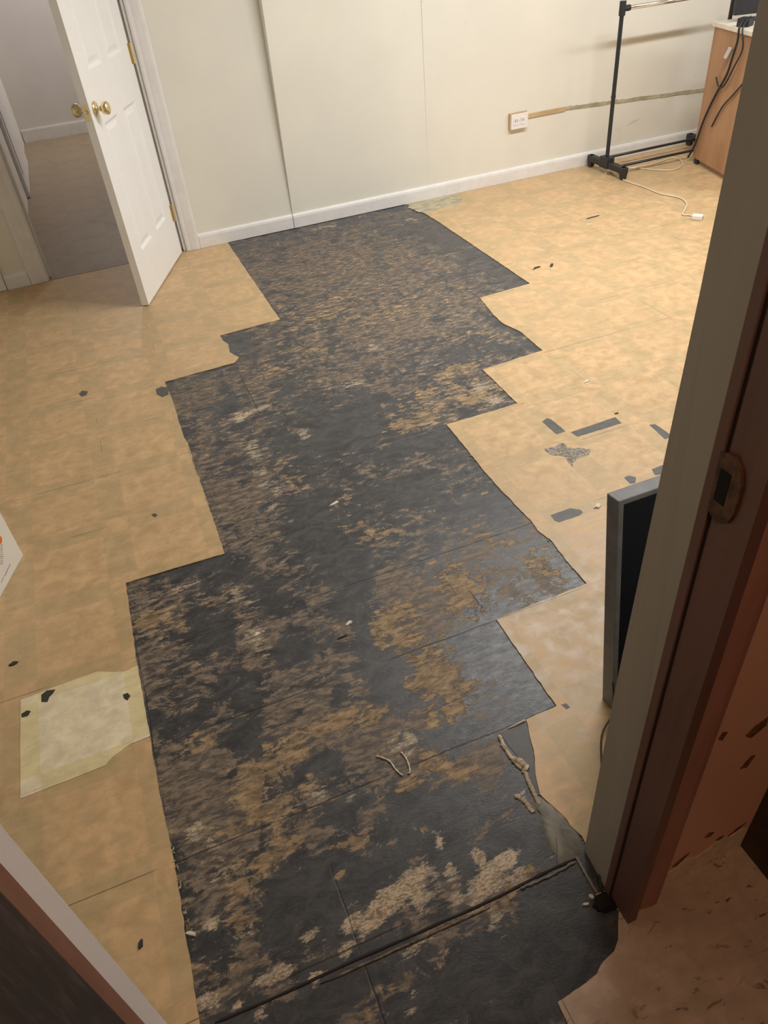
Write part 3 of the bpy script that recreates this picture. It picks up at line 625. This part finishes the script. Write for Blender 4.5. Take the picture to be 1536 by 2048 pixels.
# ------------------------------------------------------------------ near doorway (the one we look through)
bm = nb()
sec = [(.0035, .006, .006), (.55, .006, .006), (1.2, .0165, .0165), (2.05, .020, .020)]
prev = None
for z, ea, eb in sec:
    r = [bm.verts.new(c) for c in ((JX1, .482, z), (JX1+ea*.8, .545, z), (JX1+ea, .563, z), (JX1+.03, .563, z), (JX1+.03, .482, z))]
    if prev:
        for i in range(5): bm.faces.new((prev[i], prev[(i+1)%5], r[(i+1)%5], r[i]))
    else: bm.faces.new(r[::-1])
    prev = r
bm.faces.new(prev)
box(bm, JX1+.035, JX1+.095, NW1+.001, NW1+.014, .0045, 2.10, bev=.003)
struct(obj('trim_6', bm, M_jamb_w), 'greyish white room half of the right door jamb')
bm = nb(); box(bm, JX1+.001, JX1+.02, .410, .482, .0035, 2.05)
box(bm, JX1-.003, JX1+.004, .4665, .4815, .0035, 2.05, bev=.0015)
j = struct(obj('trim_7', bm, M_brown), 'dark brown hall half of the right door jamb')
bm = nb(); box(bm, JX1-.0002, JX1+.002, .4635, .4668, .0035, 2.04); obj('joint_line', bm, M_darkline, j)
bm = nb(); casing_v(bm, JX1+.004, .602, .437, .0035, 2.12, 1); box(bm, JX1+.004, .602, .436, .446, .0035, 2.12)
struct(obj('trim_8', bm, M_redbrown), 'red brown casing on the hall side')
# strike plate with latch hole
bm = nb()
Pz = [(.470,1.068),(.468,.990),(.452,.982),(.438,.992),(.4335,1.010),(.4335,1.045),(.440,1.062),(.452,1.072)]
A = [bm.verts.new((JX1-.0032, y, z)) for y, z in Pz]; B = [bm.verts.new((JX1+.002, y, z)) for y, z in Pz]
n = len(Pz); bm.faces.new(A); bm.faces.new(B[::-1])
for i in range(n): bm.faces.new((A[i], A[(i+1)%n], B[(i+1)%n], B[i]))
sp = obj('strike_plate', bm, M_rust, j); sp['label'] = 'rusty strike plate'
bm = nb(); box(bm, JX1-.0038, JX1, .448, .464, 1.008, 1.050, bev=.001); obj('latch_hole', bm, M_hole, sp)
# left jamb
bm = nb(); box(bm, JX0-.02, JX0, .520, .570, .0035, 2.05, bev=.0015); box(bm, JX0-.07, JX0-.004, NW1, NW1+.015, .0045, 2.1, bev=.003)
struct(obj('trim_9', bm, M_jamb_l), 'white edge of the left door jamb')
bm = nb(); box(bm, JX0-.02, JX0-.001, .425, .520, .0035, 2.05); box(bm, JX0-.002, JX0+.002, .487, .520, .0035, 2.04, bev=.001)
struct(obj('trim_10', bm, M_jamb_rl), 'red brown hall half of the left door jamb')
bm = nb(); box(bm, JX0+.003, JX0+.036, -.40, .434, .012, 2.03, bev=.002)
dd = struct(obj('door_2', bm, M_darkdoor), 'dark brown wooden door folded back at the lower left')
bm = nb(); lathe(bm, KN, 24, Matrix.Translation((JX0+.036, -.32, .95)) @ Matrix.Rotation(math.pi/2, 4, 'Y')); obj('door_knob', bm, M_brass, dd, True)

# ------------------------------------------------------------------ power outlet and the strip beside it
t = thing('wall_outlet', 'white double power outlet on the cream wall above the baseboard', 'outlet', (2.61, YW, .363))
bm = nb(); box(bm, -.062, .062, -.022, 0, -.046, .046, bev=.003); obj('mounting_box', bm, M_tanwood, t)['label'] = 'tan backing box'
bm = nb(); box(bm, -.055, .064, -.030, -.018, -.046, .040, bev=.003); pl = obj('cover_plate', bm, M_outlet, t)
for sx in (-.022, .024):
    bm = nb(); box(bm, sx-.017, sx+.017, -.0325, -.029, -.022, .022, bev=.0015); so = obj('socket', bm, M_outlet, t)
    for dx in (-.007, .007):
        bm = nb(); box(bm, sx+dx-.0015, sx+dx+.0015, -.0332, -.032, -.004, .012); obj('slot', bm, M_slot, so)
bm = nb(); lathe(bm, [(.003,0),(.003,.0015),(.001,.002)], 10, Matrix.Translation((.001, -.030, 0)) @ Matrix.Rotation(math.pi/2, 4, 'X')); obj('screw', bm, M_chrome, t)
bm = nb(); box(bm, 2.675, 2.955, YW-.010, YW, .362, .388, bev=.002)
tag(obj('cable_raceway', bm, M_tanwood), 'bare tan cable raceway running right from the wall outlet', 'raceway')
bm = nb()
for i in range(24):
    x = 2.955+i*.05; z = .375 - (x-2.955)*.047+.003*noise.noise(Vector((x*9, 0, 0)))
    hh = .010+.003*noise.noise(Vector((x*14, 3, 0)))
    box(bm, x, x+.0505, YW-.006, YW, z-hh, z+hh)
tag(obj('wall_batten', bm, M_olive), 'rough painted-over strip continuing to the desk behind the rack', 'strip')

# ------------------------------------------------------------------ garment rack
rk = thing('garment_rack', 'black steel garment rack on casters against the cream wall', 'clothes rack', (3.15, 4.31, 0))
L_ = .80
def foot(x, nm='foot'):
    bm = nb(); box(bm, x-.022, x+.022, -.205, .19, .040, .078, bev=.006)
    box(bm, x-.028, x+.028, -.045, .045, .036, .105, bev=.008)
    f = obj(nm, bm, M_plastic, rk)
    for y in (-.185, .172):
        bm = nb(); tube(bm, [(x-.013, y, .0225), (x+.013, y, .0225)], .0205, 16); box(bm, x-.018, x+.018, y-.022, y+.022, .030, .078, bev=.005)
        obj('caster', bm, M_plastic, f)
foot(0); foot(L_)
for x in (0, L_):
    bm = nb(); tube(bm, [(x, 0, .09), (x, 0, .925)], .0125, 14); tube(bm, [(x, 0, .44), (x, 0, .455)], .0145, 14); obj('upright', bm, M_black, rk, False)
    bm = nb(); tube(bm, [(x, 0, .870), (x, 0, .942)], [.019, .019], 14); tube(bm, [(x, 0, .904), (x+(.05 if x == 0 else -.05), 0, .904)], .016, 12); obj('corner_joint', bm, M_plastic, rk)
bm = nb(); tube(bm, [(.03, 0, .904), (L_-.03, 0, .904)], .0125, 16); obj('hanging_bar', bm, M_chrome, rk, True)['label'] = 'shiny chrome hanging bar'
for y, z in ((.075, .072), (-.10, .060)):
    bm = nb(); tube(bm, [(0, y, z), (L_, y, z)], .0085, 12); obj('lower_rail', bm, M_black, rk, True)

# ------------------------------------------------------------------ desk with its back corner by the wall
ca, sa = -.25, -.9682
dk = thing('desk', 'orange brown wooden desk with white top partly behind the right jamb', 'desk', (3.715, 4.165, 0), math.atan2(sa, ca))
# local +x runs along the end panel toward us, local +y runs to the right of the room
bm = nb(); box(bm, 0, .64, 0, .022, .035, .762, bev=.002); obj('side_panel', bm, M_desk, dk)
bm = nb(); box(bm, 0, .64, 1.02, 1.042, .035, .762, bev=.002); obj('side_panel', bm, M_desk, dk)
bm = nb(); box(bm, .004, .022, .022, 1.02, .18, .762); obj('modesty_panel', bm, M_desk, dk)
bm = nb(); box(bm, -.012, .655, -.012, 1.055, .762, .786, bev=.003); obj('desktop', bm, M_desktop, dk)
for y in (.0, 1.02):
    for x in (.03, .57):
        bm = nb(); box(bm, x, x+.035, y, y+.022, .0035, .035); obj('foot', bm, M_plastic, dk)
def on_desk(px, py, z): return at(px, py, z)
mo_ = thing('monitor', 'dark computer monitor standing on the white topped desk', 'monitor', (3.925, 3.995, .786), -.2526)
bm = nb(); box(bm, -.20, .20, -.012, .020, .035, .33, bev=.004); obj('screen', bm, M_plastic, mo_)
bm = nb(); box(bm, -.08, .10, -.06, .06, .0005, .012, bev=.003); obj('base', bm, M_plastic, mo_)
bm = nb(); box(bm, -.025, .025, .018, .035, .010, .12); obj('neck', bm, M_plastic, mo_)
pw = at(1491, 44, .806)
pa = thing('power_adapter', 'small black power block on the desktop edge with cables hanging down the desk end', 'power adapter', (pw.x, pw.y, .7862))
bm = nb(); box(bm, -.035, .035, -.035, .035, 0, .042, Matrix.Rotation(.4, 4, 'Z'), bev=.006); obj('adapter_body', bm, M_plastic, pa)
# cables down the end panel: points given as (distance along the panel, height)
dirx = Vector((ca, sa, 0)); nrm = Vector((-.9682, .25, 0))
def on_side(s, z, off=.008): return Vector((3.715, 4.165, 0)) + dirx*s + nrm*off + Vector((0,0,z))
def cable(L, r):
    bm = nb(); tube(bm, spline(L, 6), r, 8); o = obj('cable', bm, M_plastic, pa, True); o.location = (-pw.x, -pw.y, -.7862); return o
thick = cable([Vector((pw.x, pw.y, .826)), on_side(.33, .797, .024), on_side(.325, .73, .018), on_side(.305, .64, .02), on_side(.27, .55, .016), on_side(.17, .42, .012), on_side(.09, .28, .012), on_side(.03, .12, .012), on_side(-.02, .03, .02)], .0060)
cable([Vector((pw.x+.02, pw.y-.01, .831)), on_side(.37, .797, .026), on_side(.40, .70, .020), on_side(.365, .61, .030), on_side(.28, .50, .022), on_side(.21, .48, .018), on_side(.15, .52, .014)], .0045)
cable([on_side(.47, .55), on_side(.42, .50, .012), on_side(.36, .45, .012), on_side(.28, .38, .012), on_side(.20, .26, .012)], .0045)
bm = nb(); box(bm, -.010, .010, -.012, .012, -.030, .030, bev=.004); o = obj('plug', bm, M_jamb_w, thick); o.location = on_side(.255, .66, .022); o.rotation_euler = (.3, .2, .3)
o['label'] = 'whitish plug'

# ------------------------------------------------------------------ ivory extension cord
ec = thing('extension_cord', 'ivory extension cord lying on the tan floor below the rack', 'extension cord')
pts = [(1210,350),(1236,341),(1270,339),(1305,342),(1340,343),(1362,336),(1362,324),(1345,318),(1325,324),(1300,332),(1262,338)]
bm = nb(); tube(bm, spline([at(*p)+Vector((0,0,.0085)) for p in pts], 8), .0042, 8); obj('cord_loop', bm, M_cord, ec, True)
pts = [(1222,347),(1250,364),(1285,376),(1320,390),(1350,396),(1366,402),(1373,412),(1369,422),(1365,432),(1378,433),(1387,436)]
bm = nb(); tube(bm, spline([at(*p)+Vector((0,0,.0085)) for p in pts], 8), .0046, 8); obj('cord', bm, M_cord, ec, True)
p = at(1393, 440)
bm = nb(); box(bm, -.026, .030, -.019, .019, 0, .026, bev=.006); pg = obj('socket_block', bm, M_plug, ec); pg.location = (p.x, p.y, .0035); pg.rotation_euler = (0,0,-.9)
bm = nb(); box(bm, .0295, .031, -.009, -.006, .008, .018); box(bm, .0295, .031, .006, .009, .008, .018); obj('slot', bm, M_slot, pg)

# ------------------------------------------------------------------ grey framed panel standing behind the right jamb
pc = at(1205, 1430)
pc = pc + Vector((.026, 0, 0))
tv = thing('flat_screen', 'dark flat screen with grey frame standing on the floor behind the right jamb', 'screen', (pc.x, pc.y, .0034))
tilt = math.radians(-8.8); Rt = Matrix.Rotation(tilt, 4, 'X')
Wt, Ht, Dt = .95, .585, .040
bm = nb()
box(bm, 0, .013, 0, Dt, 0, Ht, Rt, bev=.003); box(bm, Wt-.028, Wt, 0, Dt, 0, Ht, Rt, bev=.004)
box(bm, .008, Wt-.02, 0, Dt, Ht-.012, Ht, Rt, bev=.003); box(bm, .008, Wt-.02, 0, Dt, .002, .014, Rt, bev=.003)
obj('frame', bm, M_tvframe, tv)
bm = nb(); box(bm, .010, Wt-.020, .003, Dt-.004, .010, Ht-.010, Rt); obj('screen', bm, M_tvback, tv)
bm = nb(); box(bm, .5, .53, Dt, Dt+.012, .02, .45, Matrix.Rotation(math.radians(-8.8), 4, 'X')); tube(bm, [(.515, .10, .40), (.515, .24, .005)], .008, 8); obj('prop_leg', bm, M_tvframe, tv)
a = at(1203, 1448, .004); b_ = at(1201, 1660, .05)
jx = Vector((JX1-.004, .560, .2))
bm = nb(); tube(bm, spline([Vector((pc.x-.004, pc.y+.01, .10)), Vector((pc.x-.006, pc.y-.012, .02)), at(1204,1470,.012), at(1203,1540,.008), at(1201,1640,.010), at(1200,1700,.022), at(1200,1765,.012), at(1206,1786,.004)], 8), .0022, 8)
tag(obj('screen_cable', bm, M_plastic, None, True), 'thin black cord running from the grey framed screen to the jamb foot', 'cable')
bm = nb(); bmesh.ops.create_icosphere(bm, subdivisions=3, radius=1)  # black dome put in to stand for the dark hole at the jamb foot
for v in bm.verts: v.co = Vector((v.co.x*.028, v.co.y*.018, max(0, v.co.z)*.010))*(1+.3*noise.noise(v.co*3))
o = obj('jamb_foot_hole', bm, M_hole, floor, True); q = at(1216, 1798); o.location = (q.x-.005, q.y-.004, .0005)

# ------------------------------------------------------------------ white carton at the left edge
c0 = at(47, 1110, .004); dvec = Vector((at(0,1200).x-c0.x, at(0,1200).y-c0.y, 0)).normalized()
ct = thing('carton', 'white carton with an orange dot standing at the left picture edge', 'box', (c0.x, c0.y, .0034), math.atan2(dvec.y, dvec.x))
# local +x along the printed face toward us, local -y away into the box
bm = nb(); box(bm, 0, .42, -.26, 0, 0, .46, bev=.003); obj('body', bm, M_paper, ct)
nv = Vector((-dvec.y, dvec.x, 0)); inv = None
def on_face(px, py):
    d = (px-768)*RT - (py-1024)*UP + FPX*FW
    n_ = Vector((-dvec.y, dvec.x, 0)); t_ = n_.dot(Vector((c0.x, c0.y, 0)))/n_.dot(d)
    q = Vector((d.x*t_, d.y*t_, CAMZ+d.z*t_)); return (q-Vector((c0.x, c0.y, 0))).dot(dvec), q.z-.0034
def stroke(bm, a, b, wd):
    (xa, za), (xb, zb) = a, b; dx, dz = xb-xa, zb-za; L = math.hypot(dx, dz)+1e-9; nx, nz = -dz/L*wd, dx/L*wd
    F_ = [bm.verts.new((x, .0012, z)) for x, z in ((xa+nx, za+nz), (xb+nx, zb+nz), (xb-nx, zb-nz), (xa-nx, za-nz))]
    G_ = [bm.verts.new((v.co.x, -.001, v.co.z)) for v in F_]
    bm.faces.new(F_)
    for i in range(4): bm.faces.new((F_[i], G_[i], G_[(i+1)%4], F_[(i+1)%4]))
bm = nb(); stroke(bm, on_face(9,1152), on_face(20,1128), .0015); stroke(bm, on_face(2,1165), on_face(7,1154), .0010); obj('crease', bm, M_greyprint, ct)
ox, oz = on_face(-1, 1080)
bm = nb(); lathe(bm, [(.0125, 0), (.0125, .0014)], 24, Matrix.Translation((ox, -.0002, oz)) @ Matrix.Rotation(-math.pi/2, 4, 'X')); obj('orange_dot', bm, M_orange, ct)
bm = nb()
for i in range(9):
    y_ = 1093+i*4.6
    for q in range(3): stroke(bm, on_face(-9+q*5.2, y_-q*1.5), on_face(-5.6+q*5.2+(i%3)*.5, y_-1.2-q*1.5), .0009)
obj('print_lines', bm, M_greyprint, ct)

# ------------------------------------------------------------------ loose bits on the floor
def chip(px, py, a, b, h, rot, m, name, label, cat, z=0.0, group=None):
    p = at(px, py, z); bm = nb(); n = 7
    R = [1+1.1*noise.noise(Vector((k*1.3, px*.1, py*.1))) for k in range(n)]
    P = [(a*R[k]*math.cos(2*math.pi*k/n), b*R[k]*math.sin(2*math.pi*k/n)) for k in range(n)]
    T_ = [bm.verts.new((x*.8, y*.8, h*(1+.4*noise.noise(Vector((x*90, y*90, 1)))))) for x, y in P]; B_ = [bm.verts.new((x, y, 0)) for x, y in P]
    bm.faces.new(T_); bm.faces.new(B_[::-1])
    for i in range(n): bm.faces.new((T_[i], B_[i], B_[(i+1)%n], T_[(i+1)%n]))
    o = obj(name, bm, m); o.location = (p.x, p.y, z+.0004); o.rotation_euler = (0,0,math.radians(rot)); tag(o, label, cat, group); return o
chip(698,1248,.010,.007,.004,20,M_chip,'adhesive_chip','pale adhesive chip on the black floor beside the glossy dark streak','debris')
chip(668,1008,.018,.005,.003,20,M_chip,'adhesive_chip','long pale sliver in the middle of the black floor','debris')
chip(514,1268,.011,.008,.003,10,M_chip,'adhesive_chip','pale chip on a joint left of the middle of the black floor','debris')
chip(1183,1794,.006,.005,.004,0,M_chip,'adhesive_chip','upper of two white crumbs by the right jamb foot','debris')
chip(1171,1809,.008,.003,.003,-20,M_chip,'adhesive_chip','lower of two white crumbs by the right jamb foot','debris')
chip(384,1868,.012,.004,.004,-30,M_chip,'adhesive_chip','white splinter at the edge of the left tiles near the dark door','debris')
chip(1172,763,.016,.006,.003,15,M_chip,'adhesive_chip','white flake on the right tan tiles above the grey marks','debris',.0033)
chip(1194,1014,.016,.008,.004,25,M_chip,'adhesive_chip','white flake on tan tiles beside the grey framed screen','debris',.0033)
chip(281,1887,.010,.0045,.003,55,M_darkchip,'dark_chip','small black chip on tan tiles beside the left door jamb','debris',.0033)
chip(1073,536,.030,.008,.004,15,M_darkchip,'dark_chip','left of two black curls on the right tan tiles','debris',.0033)
chip(1102,532,.028,.007,.004,45,M_darkchip,'dark_chip','right of two black curls on the right tan tiles','debris',.0033)
chip(1185,435,.045,.005,.004,5,M_darkchip,'dark_chip','thin dark sliver on the tan tiles in front of the rack','debris',.0033)
chip(686,1274,.020,.003,.003,5,M_darkchip,'dark_chip','black sliver beside the pale chip on the black floor','debris')
chip(1233,827,.007,.005,.002,0,M_darkchip,'dark_chip','dark speck just above the long grey mark on the right tiles','debris',.0033)
chip(27,1327,.010,.006,.004,0,M_darkchip,'dark_chip','dark speck on tan tiles above the pale replacement tile','debris',.0033)
def string(name, L, r, label):
    bm = nb(); P = spline([at(*p)+Vector((0,0,.0025)) for p in L], 6); tube(bm, P, [r*(1+.3*math.sin(i*1.3)) for i in range(len(P))], 6)
    tag(obj(name, bm, M_chip, None, True), label, 'debris')
string('adhesive_string', [(753,1513),(766,1517),(780,1524),(790,1538),(800,1548),(806,1552)], .0018, 'left of two curled pale adhesive strings on the black floor')
string('adhesive_string', [(802,1505),(812,1517),(818,1532),(820,1545),(816,1547)], .0018, 'right of two curled pale adhesive strings on the black floor')
bm = nb(); P = [at(1016,1458), at(1050,1442)]
tube(bm, [P[0]+Vector((0,0,.003)), (P[0]+P[1])/2+Vector((0,0,.0045)), P[1]+Vector((0,0,.0035))], [.0008, .0018, .0022], 6)
tag(obj('tile_splinter', bm, M_chip), 'pale straight splinter at the corner of the torn right tile', 'debris')
# fine crumbs along the broken tile edges
bm = nb()
for A_, B_, n in (((376,884),(390,930),22), ((343,1690),(360,1780),26), ((366,1810),(388,1880),14), ((300,1470),(304,1490),6), ((545,610),(558,636),8), ((985,628),(1050,668),16), ((1070,1055),(1160,1150),20), ((935,905),(950,922),8), ((855,430),(872,444),8)):
    for i in range(n):
        f = random.random(); q = at(A_[0]+(B_[0]-A_[0])*f+random.uniform(-3, 5), A_[1]+(B_[1]-A_[1])*f+random.uniform(-3, 3))
        r_ = random.uniform(.0008, .0024)
        m_ = Matrix.Translation((q.x, q.y, .003)) @ Matrix.Rotation(random.uniform(0, 6), 4, 'Z') @ Matrix.Diagonal((r_*1.7, r_*.7, r_*.6, 1))
        bmesh.ops.create_icosphere(bm, subdivisions=1, radius=1, matrix=m_)
cr_ = obj('tile_crumbs', bm, M_crumb); cr_['kind'] = 'stuff'
tag(cr_, 'fine pale crumbs along the broken edges of the tan tiles', 'crumbs')
